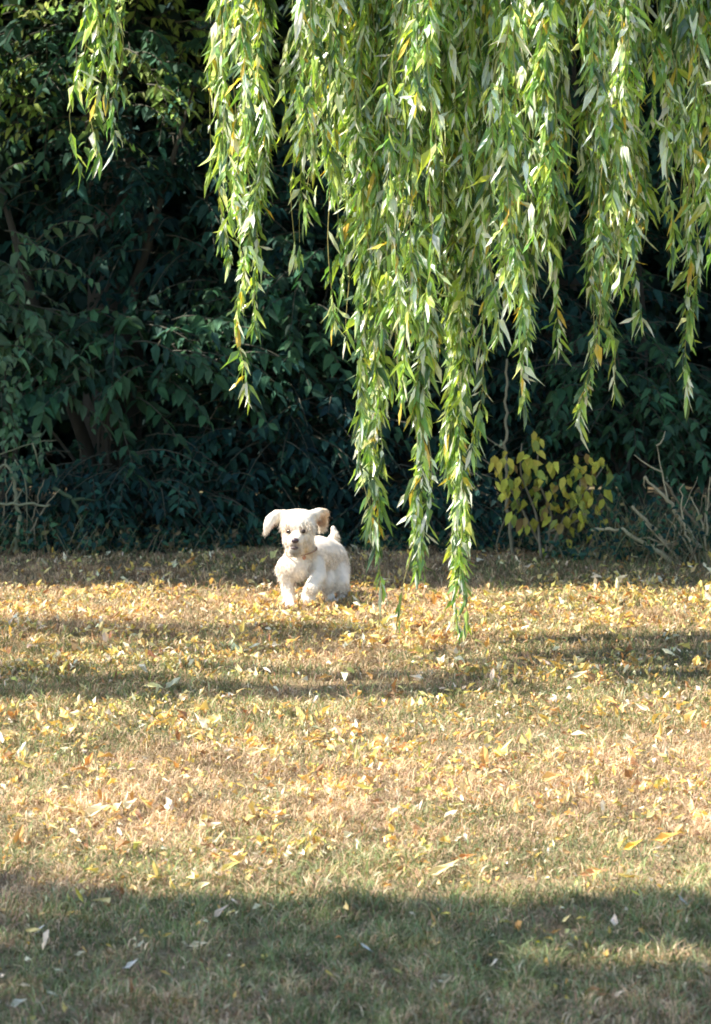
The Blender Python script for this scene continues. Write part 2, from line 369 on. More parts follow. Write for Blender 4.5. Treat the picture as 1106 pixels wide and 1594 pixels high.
BG = [  # name, label, cat, px, py, D, rad, n, leaf length, palette, stems, trunk radius
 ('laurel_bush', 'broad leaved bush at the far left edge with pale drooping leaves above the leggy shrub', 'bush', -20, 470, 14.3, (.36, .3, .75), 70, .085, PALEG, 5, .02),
 ('broadleaf_tree', 'tree at top left whose leaves catch the sun', 'tree', 130, 90, 15.2, (1.25, .6, .55), 240, .075, SUNLITG, 2, .07),
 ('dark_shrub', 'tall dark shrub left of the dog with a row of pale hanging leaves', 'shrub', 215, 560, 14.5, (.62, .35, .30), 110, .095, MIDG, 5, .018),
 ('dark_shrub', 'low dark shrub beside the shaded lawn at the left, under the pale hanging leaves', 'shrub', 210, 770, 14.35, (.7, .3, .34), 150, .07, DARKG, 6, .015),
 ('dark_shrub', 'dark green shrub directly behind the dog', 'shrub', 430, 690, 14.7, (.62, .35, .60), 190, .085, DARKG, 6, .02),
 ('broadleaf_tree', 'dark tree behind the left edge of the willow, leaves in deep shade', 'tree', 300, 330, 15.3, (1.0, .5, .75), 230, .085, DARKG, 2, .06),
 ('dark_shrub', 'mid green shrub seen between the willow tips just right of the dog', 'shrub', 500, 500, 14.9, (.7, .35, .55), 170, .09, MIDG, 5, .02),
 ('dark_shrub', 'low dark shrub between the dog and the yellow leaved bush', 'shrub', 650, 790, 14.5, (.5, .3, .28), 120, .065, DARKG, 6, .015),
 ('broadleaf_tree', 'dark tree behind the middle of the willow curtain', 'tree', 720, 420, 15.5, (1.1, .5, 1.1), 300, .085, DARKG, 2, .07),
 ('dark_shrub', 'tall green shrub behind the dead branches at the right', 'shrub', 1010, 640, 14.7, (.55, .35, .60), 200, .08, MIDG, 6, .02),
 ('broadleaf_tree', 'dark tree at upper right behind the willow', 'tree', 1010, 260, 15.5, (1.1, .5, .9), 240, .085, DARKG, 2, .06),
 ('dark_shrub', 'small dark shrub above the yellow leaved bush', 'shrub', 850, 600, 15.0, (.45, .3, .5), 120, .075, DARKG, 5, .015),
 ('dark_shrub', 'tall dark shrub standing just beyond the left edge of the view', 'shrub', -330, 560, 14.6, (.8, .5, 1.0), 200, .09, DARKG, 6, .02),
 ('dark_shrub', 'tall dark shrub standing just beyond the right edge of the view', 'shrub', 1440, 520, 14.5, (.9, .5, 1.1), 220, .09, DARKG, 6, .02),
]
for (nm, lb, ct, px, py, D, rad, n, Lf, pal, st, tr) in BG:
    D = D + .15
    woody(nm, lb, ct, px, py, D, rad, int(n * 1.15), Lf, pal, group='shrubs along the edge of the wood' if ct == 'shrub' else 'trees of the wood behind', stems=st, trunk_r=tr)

# yellow-leaved bush
def yellow_bush():
    D = 13.75; base = U(850, 868, D); base[2] = 0
    t = thing('yellow_bush', 'small bush with dull yellow leaves in the shade right of the hanging willow', 'bush', base)
    fol, stm, sap = MB(), MB(), MB()
    arms = [[(842, 868), (835, 800), (808, 735), (812, 690)], [(848, 868), (860, 800), (835, 745), (838, 690)],
            [(842, 850), (800, 770), (770, 728), (752, 715)], [(852, 868), (880, 800), (905, 760), (897, 720)],
            [(858, 860), (900, 780), (930, 740), (942, 722)], [(850, 868), (862, 850), (888, 865), (893, 872)], [(850, 830), (925, 800), (938, 795)]]
    for a in arms:
        P = smooth_path([U(x, y, D + rng.normal() * .06) for x, y in a], .03); tube(stm, P, np.linspace(.009, .003, len(P)), (.2, .17, .11), 5)
        m = 15 if len(a) > 3 else 8
        u = rng.uniform(.42, 1, m); i = (u * (len(P) - 1)).astype(int); Q = P[i] + rng.normal(size=(m, 3)) * [.045, .05, .035]
        A = unit(np.array([0, -.2, -1]) + rng.normal(size=(m, 3)) * .4); LL = rng.uniform(.045, .085, m)
        leaves(fol, Q, A, unit(np.array([0, -1, .3]) + rng.normal(size=(m, 3)) * .8), LL, LL * rng.uniform(.35, .6, m), pick(YELL, [1, 1, 1, .4], m, .35, .10), curl=rng.uniform(-.3, .5, m), fold=.6, wave=1.2)
    extra = [(770, 725), (790, 740), (815, 715), (830, 700), (850, 735), (838, 685), (800, 760), (865, 760), (897, 730), (905, 715), (932, 722), (915, 745), (800, 812), (812, 818), (838, 800), (862, 815), (878, 812), (920, 800), (930, 785), (893, 862), (888, 868), (780, 720), (880, 750), (893, 770), (822, 730), (840, 745), (898, 775)]
    for x, y in extra:
        m = 3; Q = np.array([U(x, y - 8, D - .05)] * m) + rng.normal(size=(m, 3)) * .02; LL = rng.uniform(.05, .085, m)
        leaves(fol, Q, unit(np.array([0, -.2, -1]) + rng.normal(size=(m, 3)) * .35), unit(np.array([0, -1, .3]) + rng.normal(size=(m, 3)) * .4), LL, LL * .5, pick(YELL, [1, 1, .6, .3], m, .2, .08), curl=.1, fold=.25)
    stm.build('stem', M_twig, t, True); fol.build('foliage', M_leaf, t)
yellow_bush()
def stick(name, label, cat, D, ctrl, r0, r1, c, forks=(), group=None, leavesat=None):
    base = U(*ctrl[0][:2], D); t = thing(name, label, cat, base, group)
    mb = MB()
    P = smooth_path([U(x, y, D + (k[0] if k else 0)) for x, y, *k in ctrl], .03); P += rng.normal(size=P.shape) * .0045
    r0, r1 = r0 * .9, r1 * .8; c = np.array(c) * [.98, .93, .82]
    tube(mb, P, np.linspace(r0, r1, len(P)), c, 7); mb.build('branch', M_bark, t, True)
    for fk in forks:
        mb = MB(); Q = smooth_path([U(x, y, D + .02 * i) for i, (x, y) in enumerate(fk)], .03); Q += rng.normal(size=Q.shape) * .002
        tube(mb, Q, np.linspace(r1 * .9, r1 * .4, len(Q)), c, 5); mb.build('twig', M_bark, t, True)
    if leavesat is not None:
        mb = MB()
        for (x, y, n, pal) in leavesat:
            Qs = np.array([U(x, y, D)] * n) + rng.normal(size=(n, 3)) * .03; LL = rng.uniform(.03, .06, n)
            leaves(mb, Qs, unit(np.array([0, -.2, -.6]) + rdir(n) * .8), unit(np.array([0, -.8, .5]) + rdir(n) * .5), LL, LL * .5, pick(pal, [1] * len(pal), n))
        mb.build('foliage', M_leaf, t)
    return t
GREY = (.24, .22, .15); TAN = (.34, .31, .22)
gb = 'dead branches piled at the right'
stick('dead_branch', 'long pale dead branch arching lowest and furthest left in the pile', 'branch', 13.35, [(1062, 886), (1015, 852), (985, 832), (950, 822), (918, 826)], .016, .008, (.40, .38, .26), [[(1010, 850), (1040, 846), (1062, 842)], [(1000, 868), (985, 862), (975, 872)]], gb)
stick('dead_branch', 'thick dead branch leaning up left from the middle of the pile', 'branch', 13.45, [(1078, 892), (1040, 850), (1010, 815), (982, 788)], .016, .009, (.34, .31, .21), [[(1040, 850), (1005, 833), (975, 845)]], gb)
stick('dead_branch', 'tallest dead branch of the pile, forked at its top', 'branch', 13.5, [(1112, 885), (1075, 835), (1040, 780), (1003, 742)], .018, .007, (.36, .33, .23), [[(1003, 742), (998, 752), (1004, 760)], [(1040, 780), (1030, 735), (1022, 695)], [(1030, 735), (1000, 722), (987, 708)], [(1022, 695), (1028, 700), (1035, 672)]], gb)
stick('dead_branch', 'dead branch crossing behind the others at the right of the pile', 'branch', 13.6, [(1120, 860), (1085, 820), (1050, 770), (1030, 745)], .014, .006, (.18, .15, .10), [[(1085, 820), (1092, 780), (1095, 765)], [(1095, 800), (1106, 795), (1120, 798)]], gb)
stick('dead_branch', 'short upright dead stub in the low front of the pile', 'branch', 13.3, [(1062, 905), (1075, 870), (1088, 842)], .011, .006, (.18, .15, .10), [[(1075, 870), (1060, 860), (1050, 840)]], gb)
stick('leggy_shrub', 'leggy grey shrub at the left edge with an arching flat topped twig', 'shrub', 13.9, [(22, 862), (32, 815), (24, 760), (12, 715), (-40, 760)], .014, .007, (.20, .22, .15),
      [[(-30, 722), (0, 706), (30, 698), (50, 688), (88, 686)], [(22, 716), (40, 738), (42, 850)], [(50, 690), (58, 706), (60, 730)], [(8, 716), (6, 745), (10, 760)]], None,
      [(10, 690, 12, PALEG), (35, 725, 12, PALEG), (60, 720, 8, MIDG), (70, 690, 8, PALEG), (8, 735, 10, PALEG), (20, 600, 20, PALEG), (5, 560, 16, PALEG), (35, 640, 10, MIDG), (20, 660, 12, PALEG)])
stick('fallen_branch', 'thin grey branch lying level across the foot of the leggy shrub', 'branch', 13.8, [(-40, 782), (20, 784), (80, 786)], .010, .007, (.20, .22, .15), [[(20, 784), (30, 775), (36, 760)]])
stick('broken_stem', 'short thick green broken stem pointing up left beside the level grey branch', 'stem', 14.0, [(128, 850), (124, 800), (115, 778), (82, 758)], .010, .014, (.06, .10, .055), [[(115, 778), (135, 772), (150, 780)]])
stick('sapling', 'thin bare sapling stem rising behind the yellow bush', 'sapling', 13.95, [(800, 868), (790, 800), (786, 720), (788, 560)], .012, .007, (.22, .21, .15), [[(790, 800), (775, 830), (772, 868)], [(787, 700), (765, 690), (745, 668)]])
for (a, b, c_, lb) in [((1090, 890), (1060, 830), (1036, 800), 'thin dead twig leaning left in front of the tallest dead branch'), ((1100, 880), (1096, 820), (1075, 775), 'thin dead twig standing nearly upright at the right of the pile'), ((1110, 895), (1050, 872), (985, 842), 'thin dead twig lying low along the front of the pile'),
      ((1085, 880), (1060, 800), (1062, 750), 'thin dead twig rising through the middle of the pile'), ((1105, 870), (1098, 800), (1106, 740), 'thin dead twig at the right edge of the view'), ((1070, 885), (1030, 842), (1000, 812), 'thin dead twig just beneath the thick leaning branch')]:
    stick('dead_twig', lb, 'twig', 13.25 + rng.random() * .2, [a, b, c_], .008, .003, (.40, .36, .25), [[b, ((b[0] + c_[0]) / 2 + 12, (b[1] + c_[1]) / 2), (c_[0] + 24, c_[1] - 8)]], gb)
for (a, b, c_, lb) in [((30, 865), (60, 800), (95, 760), 'dry brown stalk leaning right beside the leggy shrub'), ((10, 865), (5, 790), (25, 735), 'dry brown stalk standing straight behind the leggy shrub'), ((60, 868), (48, 810), (70, 745), 'dry brown stalk between the leggy shrub and the broken stem')]:
    stick('dry_stalk', lb, 'stalk', 13.85 + rng.random() * .2, [a, b, c_], .007, .003, (.26, .23, .16), [[b, (b[0] - 14, b[1] - 30), (b[0] - 30, b[1] - 40)]], 'dry stalks at the left')
def undergrowth():
    mb = MB(); tw = MB(); n = 1900
    x = rng.uniform(-2.9, 2.9, n); y = np.where(x > 1.0, rng.uniform(13.2, 14.3, n), rng.uniform(13.75, 14.5, n)); y = y + .3 * (x < 1.0) * (x > -2.2) * vnoise(x * 2.2, x * 0, 88)
    for i in range(n):
        h = rng.uniform(.03, .13) * (.6 + .9 * float(vnoise(x[i] * 3, y[i] * 0, 89))) * (1.9 if x[i] > 1.15 or x[i] < -1.45 else 1.0); az = rng.uniform(0, 6.28); b = np.array([x[i], y[i], float(gz(x[i], y[i]))])
        e = b + [math.cos(az) * h * .6, math.sin(az) * h * .6, h]
        c = pick([(.2, .17, .1), (.13, .15, .07)], [1, 1], 1)[0]
        tube(tw, [b, (b + e) / 2 + [0, 0, h * .1], e], [.003, .002, .001], c, 3)
        m = 5; u = rng.uniform(.3, 1, m)[:, None]; Q = b + (e - b) * u; LL = rng.uniform(.02, .05, m)
        leaves(mb, Q, unit(rdir(m) + [0, 0, .1]), unit(rdir(m) * .6 + [0, -.4, .8]), LL, LL * .55, pick(DARKG + MIDG + [(.2, .16, .08)], [1, 1, 1, 1, 1, 1, 1.3], m))
    o = mb.build('undergrowth', M_leaf); tag(o, 'low dim weeds and brambles along the foot of the wood', 'undergrowth', kind='stuff')
    o2 = tw.build('stems', M_twig, None); PW[o.name] = np.zeros(3); o2.parent = o
undergrowth()

# far wood: one mass nobody could count
def woods():
    n = 110000; mb = MB()
    x = rng.uniform(-13, 13, n); y = 18 + 3 * rng.random(n); z = rng.uniform(0, 9.5, n)
    k = z < 7.5 + 2 * fbm(x * .6, y * .6, 77); x, y, z = x[k], y[k], z[k]; n = len(x)
    flakes(mb, np.stack([x, y, z], 1), rdir(n), rdir(n), rng.uniform(.12, .26, n), rng.uniform(.08, .16, n), pick([(.02, .045, .045), (.03, .06, .045)], [1, 1], n))  # teal haze of the deep shade put into the flake colours
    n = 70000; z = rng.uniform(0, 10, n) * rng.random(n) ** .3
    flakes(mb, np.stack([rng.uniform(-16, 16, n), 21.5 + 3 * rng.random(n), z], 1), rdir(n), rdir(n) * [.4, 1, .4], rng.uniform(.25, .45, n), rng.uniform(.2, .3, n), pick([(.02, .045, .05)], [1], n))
    o = mb.build('woods', M_leaf); tag(o, 'deep dark wood filling the background', 'wood', kind='stuff')
woods()

# tall trees of the wood edge, crowns overhanging above the view: they shade the wood and the far strip of lawn
TX, TY = -SD[0] / SD[2], -SD[1] / SD[2]       # ground shift per metre of height
def crown_tree(label, bx, by, c, rad, n, keep, group, h0=3.0):
    t = thing('shade_tree', label, 'tree', (bx, by, 0), group)
    tr = MB(); tube(tr, smooth_path([[bx, by, -.1], [bx + .08, by, 1.5], [bx - .05, by + .1, h0 + .3], [c[0], (by + c[1]) / 2, c[2]]], .3), np.linspace(.2, .08, len(smooth_path([[bx, by, -.1], [bx + .08, by, 1.5], [bx - .05, by + .1, h0 + .3], [c[0], (by + c[1]) / 2, c[2]]], .3))), (.05, .045, .035), 9)
    tr.build('trunk', M_bark, t, True)
    lb = MB()
    for i in range(9):
        e = np.array(c) + np.array(rad) * unit(rng.normal(size=3)) * .7; s = np.array([bx, by, h0])
        P = smooth_path([s, (s + e) / 2 + [0, 0, .4], e], .25); tube(lb, P, np.linspace(.06, .012, len(P)), (.15, .13, .10), 6)
    lb.build('limbs', M_bark, t, True)
    P = np.array(c) + np.array(rad) * unit(rng.normal(size=(n, 3))) * (rng.random((n, 1)) ** .4)
    k = (P[:, 2] > ztop(P[:, 1]) + .12) & (P[:, 2] > 2.6) & keep(P); P = P[k]; n = len(P)
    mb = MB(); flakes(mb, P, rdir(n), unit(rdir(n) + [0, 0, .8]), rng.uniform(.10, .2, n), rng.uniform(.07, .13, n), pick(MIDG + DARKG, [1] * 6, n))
    mb.build('crown', M_leaf, t)
HOLES = [(rng.uniform(-2.2, -.95), rng.uniform(14.2, 15.6), rng.uniform(.06, .19)) for _ in range(70)]  # gaps cut in the crowns so sun spots reach the top left leaves
def keep_back(P):
    gx = P[:, 0] + TX * P[:, 2]; gy = P[:, 1] + TY * P[:, 2]
    edge = 12.42 + .05 * (fbm(gx * 3, gx * 0, 91) - .5) - .03 * gx  # crowns clipped along the sun's path to draw the far shadow edge
    k = gy > edge
    hx = P[:, 0] + TX * (P[:, 2] - 2.5); hy = P[:, 1] + TY * (P[:, 2] - 2.5)
    for (a, b, r) in HOLES: k &= (hx - a) ** 2 + (hy - b) ** 2 > r * r
    return k
for i, bx in enumerate([-9.2, -6.6, -4.1, -1.5, 1.2, 4.0]):
    lab = ['tall tree of the wood edge furthest to the left', 'tall tree of the wood edge, second from the left', 'tall tree of the wood edge left of the sunlit leaves',
           'tall tree of the wood edge overhanging the dog', 'tall tree of the wood edge behind the willow', 'tall tree of the wood edge furthest to the right'][i]
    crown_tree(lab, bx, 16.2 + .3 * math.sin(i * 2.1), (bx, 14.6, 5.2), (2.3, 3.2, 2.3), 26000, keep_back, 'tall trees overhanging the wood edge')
# unseen tree added left of the camera, its crown cut to shadow the near lawn
def keep_near(P):
    gx = P[:, 0] + TX * P[:, 2]; gy = P[:, 1] + TY * P[:, 2]
    edge = 6.30 - .10 * gx + .60 * (fbm(gx * 2.6, gx * 0 + 3, 95) - .5)
    k = gy < edge
    k &= ~((np.abs(gy - (5.72 - .03 * gx)) < .05) & (gx > .3))  # slot cut in the crown for a lit strip on the near lawn
    return k
crown_tree('broad unseen tree left of the camera whose shadow falls on the near lawn', -9.5, 2.2, (-7.2, 3.6, 9.2), (4.4, 3.1, 2.0), 26000, keep_near, None)

# ------------------------------------------------------------------ the willow
WG = [(.18, .32, .08), (.31, .45, .10), (.08, .15, .055), (.48, .58, .11), (.78, .82, .68), (.72, .52, .08)]  # whitish entry: pale undersides, plus sun highlights put into the leaf colour
WP = [2.5, 3, 2.8, 2.0, 3.9, .4]
wroot = np.array([3.6, 10.6, 0.0])
willow = thing('weeping_willow', 'weeping willow with long leafy branches hanging in front of the dark wood', 'tree', wroot)
mb = MB(); tp = smooth_path([wroot - [0, 0, .1], wroot + [-.1, 0, 1.5], wroot + [-.4, -.1, 3.4]], .2); tube(mb, tp, np.linspace(.34, .22, len(tp)), (.24, .20, .15), 12)
mb.build('trunk', M_bark, willow, True)
LIMBS = []
for k, (ex, ey, ez) in enumerate([(-3.2, 9.4, 4.7), (-2.2, 10.0, 4.4), (-1.0, 9.3, 4.3), (-1.6, 10.7, 4.6), (.6, 9.6, 4.2), (1.6, 10.9, 4.4), (2.6, 9.2, 4.1)]):
    s = wroot + [-.4, -.1, 3.4]; e = np.array([ex, ey, ez]); P = smooth_path([s, s * .6 + e * .4 + [0, 0, .9], e], .15)
    LIMBS.append(P); mb = MB(); tube(mb, P, np.linspace(.12, .02, len(P)), (.22, .19, .13), 8); mb.build('limb', M_bark, willow, True)

def strand(ctrl, D, width=.05, subs=4, step=.0095, top=3.9, pale=0.0, leaf=(.040, .082), dens=1.0):
    """ctrl: picture points from the top of the view to the tip; continues up to its limb"""
    pts = [U(x, y, D) for x, y in ctrl]
    p0 = pts[0]; topz = max(top, p0[2] + .3)
    up = np.array([p0[0] + rng.normal() * .05, p0[1] + rng.normal() * .05, topz])
    P = smooth_path([up] + pts, .02); n = len(P)
    ph = rng.uniform(0, 6, 4); z = P[:, 2]
    P[:, 0] += .016 * np.sin(z * 5 + ph[0]) + .010 * np.sin(z * 13 + ph[1]); P[:, 1] += .02 * np.sin(z * 4 + ph[2])
    tw, lf = MB(), MB()
    tube(tw, P[::3], np.linspace(.0045, .0012, len(P[::3])), (.34, .30, .10), 4)
    paths = [P]
    for s in range(int(subs * 1.6)):
        a = int(rng.uniform(0, .72) * n); b = int(min(n - 1, a + rng.uniform(.25, .6) * n)); b = min(b, n - 1 - int(rng.uniform(0, .3) * n))
        if b - a < 12: continue
        an = rng.uniform(0, 2 * math.pi); w = width * rng.uniform(.4, 1.35)
        t = np.linspace(0, 1, b - a)[:, None]
        off = np.array([math.cos(an), math.sin(an) * 1.2, 0]) * w * (1 - (1 - t) ** 2.5) + np.array([0, 0, -.05]) * t
        Q = P[a:b] + off; Q[:, 0] += .008 * np.sin(Q[:, 2] * 11 + rng.uniform(0, 6))
        paths.append(Q); tube(tw, Q[::3], np.linspace(.003, .001, len(Q[::3])), (.34, .32, .10), 3)
    for Q in paths:
        m = int(len(Q) * .02 / step * dens)
        # tufts: leaf density varies along the twig
        u = rng.random(m * 2); zz = u * len(Q) * .02; q = .06 + .94 * (vnoise(zz * 7 + rng.uniform(0, 50), zz * 0, 5) > .40); u = np.sort(u[rng.random(m * 2) < q * .6])
        if len(u) == 0: continue
        m = len(u)
        i = np.clip(u * (len(Q) - 1), 0, len(Q) - 1.001); i0 = i.astype(int); f = (i - i0)[:, None]
        S = Q[i0] * (1 - f) + Q[i0 + 1] * f
        az = np.arange(m) * 2.4 + rng.uniform(0, 6) + rng.normal(size=m) * .5
        R = np.stack([np.cos(az), np.sin(az), np.zeros(m)], 1)
        spread = (rng.random(m) ** 2.2 * 1.5 + .10)[:, None]
        A = unit(R * spread + np.array([0, 0, -1.0]) + rng.normal(size=(m, 3)) * .12)
        N = unit(np.cross(A, np.cross(R, A)) * 1.0 + rdir(m) * 1.1)
        LL = rng.uniform(leaf[0], leaf[1], m) * rng.choice([.6, 1, 1.25], m, p=[.25, .5, .25]) * np.clip(1.15 - .25 * u, .8, 1.2)
        C = pick(WG, WP, m, .25, .10)
        leaves(lf, S, A, N, LL, LL * rng.uniform(.15, .34, m), C, curl=rng.uniform(-.6, .7, m), fold=.4, sag=rng.uniform(0, .6, m), wave=1.6, shape=(.3, .68, .7))
    m = 6; E = P[[-1, -1, -2, -3, -4, -6]]; A = unit(np.array([0, 0, -1.0]) + rng.normal(size=(m, 3)) * [.35, .35, .1]); LL = rng.uniform(.05, .085, m)
    leaves(lf, E, A, rdir(m), LL, LL * .18, pick(WG, WP, m), curl=.2, fold=.3, sag=.2)
    h = tw.build('hanging_branch', M_twig, willow)
    lf.build('leaves', M_willow, h)
# strands one can follow in the photograph
S = strand
S([(148, -40), (150, 60), (145, 130), (152, 245)], 10.1, .085, 8, dens=1.1, top=4.2)
S([(338, -40), (342, 120), (345, 260), (348, 405)], 10.3, .05, 5)
S([(360, -40), (365, 150), (375, 300)], 10.1, .06, 5)
S([(392, -40), (396, 200), (398, 400), (392, 505)], 9.9, .06, 6)
S([(405, -40), (400, 250), (385, 420), (377, 520), (381, 610)], 9.9, .022, 5)
S([(465, -40), (470, 150), (462, 280), (450, 400)], 10.2, .04, 4)
S([(500, -40), (510, 200), (520, 400), (512, 500)], 10.0, .05, 5)
S([(560, -40), (540, 250), (545, 420), (548, 530)], 10.4, .05, 5)
S([(580, -40), (575, 300), (580, 550), (552, 690), (572, 815)], 9.8, .035, 5)
S([(590, -40), (600, 300), (592, 560), (588, 700), (592, 820), (588, 905)], 10.1, .035, 6, leaf=(.05, .10))
S([(640, -40), (650, 300), (672, 560), (655, 700), (636, 830), (624, 900), (626, 960)], 10.3, .03, 5)
S([(660, -40), (670, 300), (668, 520), (652, 620), (650, 700), (645, 890)], 10.0, .03, 4)
S([(700, -40), (705, 300), (710, 600), (712, 800), (706, 900), (708, 985)], 10.7, .028, 6)
S([(735, -40), (728, 400), (722, 650), (712, 800), (716, 900)], 10.5, .03, 4)
S([(715, -40), (708, 500), (716, 880), (720, 955), (712, 985)], 10.6, .03, 5)
S([(600, -40), (610, 420), (618, 610)], 9.7, .045, 5)
S([(640, -40), (630, 420), (636, 560)], 9.6, .045, 5)
S([(560, -40), (568, 480), (562, 650)], 9.7, .035, 5)
S([(770, -40), (765, 400), (775, 520)], 9.6, .045, 5)
S([(745, -40), (750, 300), (748, 550), (742, 700)], 10.0, .03, 4)
S([(790, -40), (800, 300), (808, 480), (812, 630)], 9.9, .045, 5)
S([(835, -40), (830, 300), (820, 500), (826, 635)], 10.2, .03, 4)
S([(870, -40), (868, 300), (862, 450), (858, 540)], 10.1, .03, 4)
S([(930, -40), (925, 250), (940, 450), (928, 560), (904, 655)], 9.9, .04, 6)
S([(955, -40), (960, 300), (945, 500), (950, 600)], 10.2, .025, 3)
S([(985, -40), (1000, 250), (985, 400), (996, 500)], 10.0, .03, 4)
S([(1050, -40), (1070, 200), (1085, 350), (1068, 500), (1072, 620)], 10.1, .035, 5)
S([(1045, -40), (1040, 150), (1035, 255)], 9.8, .05, 5)
S([(1100, -40), (1096, 200), (1104, 330), (1112, 470)], 9.9, .04, 4)
# the curtain behind and between them
env_x = [325, 360, 400, 430, 432, 448, 450, 480, 500, 560, 620, 690, 740, 800, 850, 900, 950, 1010, 1060, 1106, 1300, 1500]
env_y = [330, 380, 470, 100, 40, 40, 330, 300, 430, 520, 500, 560, 460, 520, 460, 470, 480, 430, 410, 380, 400, 500]
xs = np.r_[rng.uniform(338, 412, 4), rng.uniform(466, 560, 6), rng.uniform(520, 1110, 31), rng.uniform(1110, 1420, 9)]
for i, x in enumerate(xs):
    yt = np.interp(x, env_x, env_y) - abs(rng.normal()) * 130 + rng.normal() * 15
    if yt < 30: continue
    x2 = x + rng.normal() * 14
    S([(x, -40), ((x + x2) / 2 + rng.normal() * 8, yt * .5), (x2, yt)], rng.uniform(9.05, 9.85) if rng.random() < .75 else rng.uniform(10.4, 10.7), .05, 4, top=rng.uniform(3.2, 4.2), dens=.8)
# unseen crown foliage added above and left, masked to cast shade bands on lawn
def willow_shade_crown():
    n = 42000
    P = np.stack([rng.uniform(-5.2, .2, n), rng.uniform(8.6, 11.3, n), rng.uniform(3.1, 5.0, n)], 1)
    gx = P[:, 0] + TX * P[:, 2]; gy = P[:, 1] + TY * P[:, 2]
    b = (np.abs(gy - 9.68 - .10 * np.sin(gx * 1.7)) < .42) * 1.0
    b += ((np.abs(gy - 10.95 - .1 * np.sin(gx * 2.3)) < .26) & (gx < .1)) * .8 + ((np.abs(gy - 10.38) < .12) & (gx < .5)) * .55 + ((np.abs(gy - 8.55) < .16) & (gx < -.5)) * .6
    b *= (fbm(gx * 1.3, gy * 5, 71) > .36) * (gx < .45 + .3 * rng.random(n))
    k = (rng.random(n) < b) & (P[:, 2] > ztop(P[:, 1]) + .25); P = P[k]; n = len(P)
    mb = MB(); leaves(mb, P, unit(rdir(n) * .5 + [0, 0, -1]), rdir(n), rng.uniform(.07, .12, n), rng.uniform(.018, .03, n), pick(WG, WP, n), curl=.2, fold=.3)
    mb.build('crown', M_willow, willow)
willow_shade_crown()

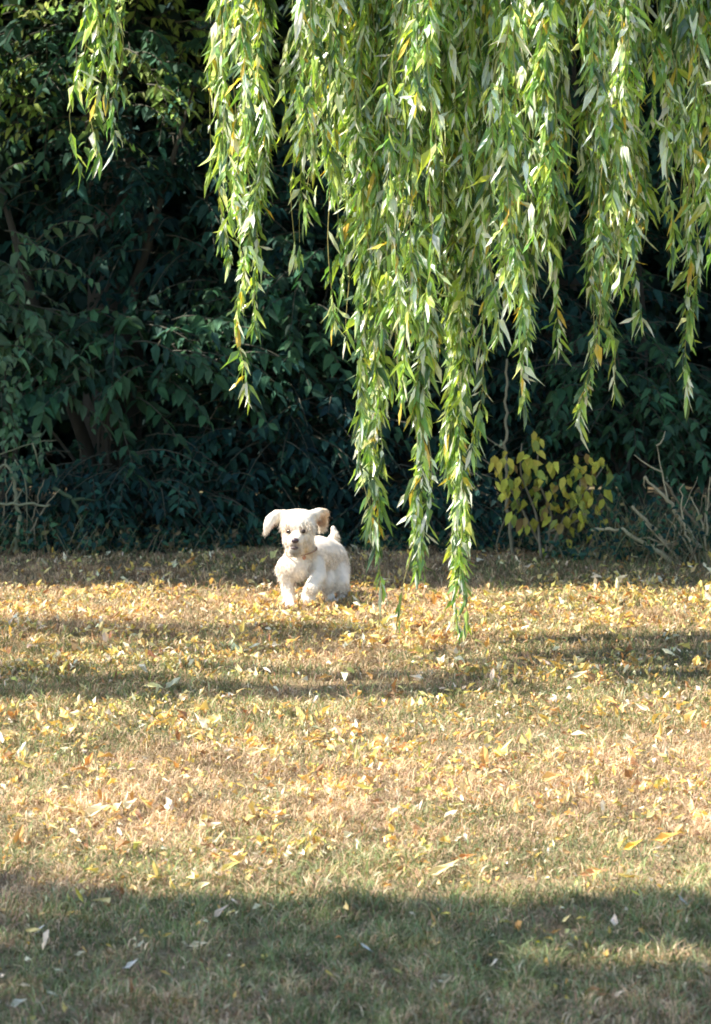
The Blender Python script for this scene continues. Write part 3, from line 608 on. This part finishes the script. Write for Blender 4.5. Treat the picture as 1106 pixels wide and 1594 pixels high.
# ------------------------------------------------------------------ the dog
def dog():
    base = U(490, 947, 11.85); base[2] = float(gz(base[0], 11.85))
    t = thing('dog', 'cream curly coated dog running towards the camera with one forepaw lifted and ears flying', 'dog', base)
    k = 11.85 / F
    import bmesh
    bm = bmesh.new()
    def ball(p, r, sc=(1, 1, 1)):
        m = bmesh.ops.create_icosphere(bm, subdivisions=3, radius=1.0)
        for v in m['verts']: v.co = Vector((p[0] + v.co.x * r * sc[0], p[1] + v.co.y * r * sc[1], p[2] + v.co.z * r * sc[2]))
    def chain(pts, n=9, sc=(1, 1, 1)):
        for a, b in zip(pts[:-1], pts[1:]):
            pa, pb = U(*a[:3]), U(*b[:3])
            for i in range(n + 1):
                f = i / n; ball(pa * (1 - f) + pb * f, (a[3] * (1 - f) + b[3] * f) * k, sc)
    chain([(460, 880, 11.80, 24), (472, 868, 11.88, 29), (494, 864, 11.99, 31), (510, 870, 12.10, 32), (515, 879, 12.08, 25)])       # trunk
    chain([(470, 868, 11.86, 25), (468, 845, 11.78, 20), (465, 826, 11.72, 22)])                                                        # neck
    ball(U(464, 818, 11.71), 27 * k, (1.02, .95, .90)); ball(U(463, 836, 11.69), 23 * k, (1.05, .8, .85))                               # skull, cheeks
    ball(U(464, 805, 11.72), 20 * k, (1.35, .9, .65))
    chain([(461, 838, 11.66, 14), (459, 842, 11.60, 10.5)], 5); chain([(461, 850, 11.67, 12), (459, 855, 11.61, 8)], 5)               # muzzle, chin
    chain([(448, 882, 11.80, 18), (446, 905, 11.80, 11.5), (449, 926, 11.78, 8.8), (451, 943, 11.74, 9), (452, 945, 11.72, 8.5)])      # planted foreleg
    chain([(489, 880, 11.84, 17), (495, 897, 11.78, 13.5), (485, 914, 11.72, 11), (478, 929, 11.76, 10), (482, 932, 11.73, 8.5)])       # lifted foreleg
    chain([(524, 890, 12.04, 21), (530, 908, 11.98, 14), (535, 922, 12.05, 8), (529, 936, 11.96, 7), (525, 940, 11.92, 7.5)])           # hind leg
    chain([(504, 893, 12.0, 18), (508, 910, 11.93, 11), (513, 924, 11.97, 7.5), (514, 935, 11.93, 7), (511, 938, 11.90, 7.5)])
    chain([(446, 802, 11.72, 9), (431, 803, 11.71, 10), (421, 809, 11.70, 9), (416, 819, 11.69, 7), (413, 828, 11.69, 4)], 9, (1, .42, 1))                 # ear
    chain([(484, 803, 11.73, 9), (496, 798, 11.76, 8), (506, 798, 11.80, 6.5)], 9, (1, .6, 1)); chain([(496, 801, 11.77, 8), (503, 811, 11.80, 8), (500, 822, 11.81, 6)], 9, (1, .5, 1))                     # ear
    chain([(508, 852, 12.12, 12), (515, 842, 12.12, 8), (521, 832, 12.12, 6), (518, 822, 12.12, 4)])                                    # tail
    me = bpy.data.meshes.new('tmp'); bm.to_mesh(me); bm.free(); tmp = bpy.data.objects.new('tmp', me); COL.objects.link(tmp)
    md = tmp.modifiers.new('r', 'REMESH'); md.mode = 'VOXEL'; md.voxel_size = .0045
    ms = tmp.modifiers.new('s', 'SMOOTH'); ms.iterations = 5; ms.factor = .6
    dg = bpy.context.evaluated_depsgraph_get(); ev = tmp.evaluated_get(dg).to_mesh()
    nv = len(ev.vertices); V = np.empty(nv * 3); ev.vertices.foreach_get('co', V); V = V.reshape(-1, 3)
    NR = np.empty(nv * 3); ev.vertices.foreach_get('normal', NR); NR = NR.reshape(-1, 3)
    lt = np.empty(len(ev.polygons), int); ev.polygons.foreach_get('loop_total', lt); lv = np.empty(len(ev.loops), int); ev.loops.foreach_get('vertex_index', lv)
    st = np.cumsum(lt) - lt
    Fs = []
    for s in np.unique(lt): Fs.append(np.stack([lv[st[lt == s] + j] for j in range(s)], 1))
    bpy.data.objects.remove(tmp)
    # woolly lumps
    lump = (np.sin(V[:, 0] * 260 + 2 * np.sin(V[:, 2] * 140)) * np.sin(V[:, 1] * 230 + V[:, 2] * 90) * np.sin(V[:, 2] * 240 + 1.3)) 
    V = V + NR * lump[:, None] * .0010
    def near(p, r): return np.clip(1 - np.linalg.norm(V - U(*p), axis=1) / r, 0, 1)[:, None] ** .6
    C = np.tile([.86, .765, .65], (nv, 1))
    for p, r, c in [((505, 804, 11.78), .05, (.78, .52, .28)), ((500, 812, 11.77), .035, (.42, .25, .17)), ((472, 852, 11.70), .045, (.80, .62, .36)),
                    ((457, 855, 11.60), .042, (.20, .19, .18)), ((459, 846, 11.58), .022, (.30, .25, .24)), ((427, 822, 11.70), .025, (.62, .42, .38)), ((471, 826, 11.64), .026, (.50, .36, .25)), ((449, 827, 11.64), .024, (.52, .38, .27))]:
        m = near(p, r); C = C * (1 - m) + np.array(c) * m
    mb = MB(); mb.add(V, Fs, C); body = mb.build('body', M_fur, t, True)
    # curls of fur standing off the skin
    n = 42000; i = rng.integers(nv, size=n); i = i[V[i, 2] > .008]; n = len(i)
    dmuz = np.linalg.norm(V[i] - U(459, 845, 11.60), axis=1)
    earish = np.linalg.norm(V[i] - U(416, 815, 11.7), axis=1) < .055
    L = rng.uniform(.010, .026, n) * rng.choice([.7, 1, 1.7], n, p=[.3, .55, .15]) * np.where(earish, .75, 1) * np.where(V[i, 2] < .15, .6, .85) * np.where(dmuz < .04, .4, 1)
    G = np.array([0, .15, -1.0]); fl = np.stack([np.sin(V[i, 2] * 55 + V[i, 0] * 30), np.cos(V[i, 0] * 50), np.sin(V[i, 1] * 45)], 1)
    A = unit(NR[i] * .45 + G * 1.0 + fl * .30 + rdir(n) * .25)
    fb = MB(); leaves(fb, V[i] - NR[i] * .002, A, unit(rdir(n)), L, rng.uniform(.0014, .0028, n), np.clip(C[i] * rng.uniform(.80, 1.14, (n, 1)), 0, .92), curl=rng.uniform(-.3, .3, n), fold=.1, wave=1.0)
    fb.build('fur', M_fur, t)
    def orb(name, p, r, mat, sc=(1, 1, 1), par=t):
        b = bmesh.new(); bmesh.ops.create_icosphere(b, subdivisions=3, radius=1)
        P = U(*p) - base
        for v in b.verts: v.co = Vector((P[0] + v.co.x * r * sc[0], P[1] + v.co.y * r * sc[1], P[2] + v.co.z * r * sc[2]))
        m = bpy.data.meshes.new(name); b.to_mesh(m); b.free(); m.materials.append(mat); m.polygons.foreach_set('use_smooth', [True] * len(m.polygons))
        o = bpy.data.objects.new(name, m); COL.objects.link(o); o.parent = par; return o
    me_ = plain_mat('dark_eye', (.02, .012, .01), .12); mn = plain_mat('nose_leather', (.05, .03, .04), .3)
    orb('eye', (448.5, 827.5, 11.635), .0095, me_); orb('eye', (472, 827, 11.635), .0100, me_)
    orb('nose', (459, 841.5, 11.563), .0150, mn, (1.1, .8, .8)); orb('mouth', (458, 853, 11.583), .013, plain_mat('dark_lip', (.10, .07, .07), .5), (1.3, .6, .55))
    # collar
    cb = MB(); an = np.linspace(0, 2 * math.pi, 33)
    c0 = U(469, 858, 11.78); r = .068
    pts = np.stack([c0[0] + r * 1.0 * np.cos(an), c0[1] + r * .95 * np.sin(an), c0[2] + .012 * np.sin(an) + .012 * np.cos(an)], 1)
    tube(cb, pts, .0035, (.34, .22, .15), 6); cb.build('collar', M_twig, t, True)
    orb('collar_tag', (473, 868, 11.695), .009, plain_mat('tag_metal', (.45, .22, .14), .35), (1, .3, 1.1))
dog()
bpy.context.view_layer.update()
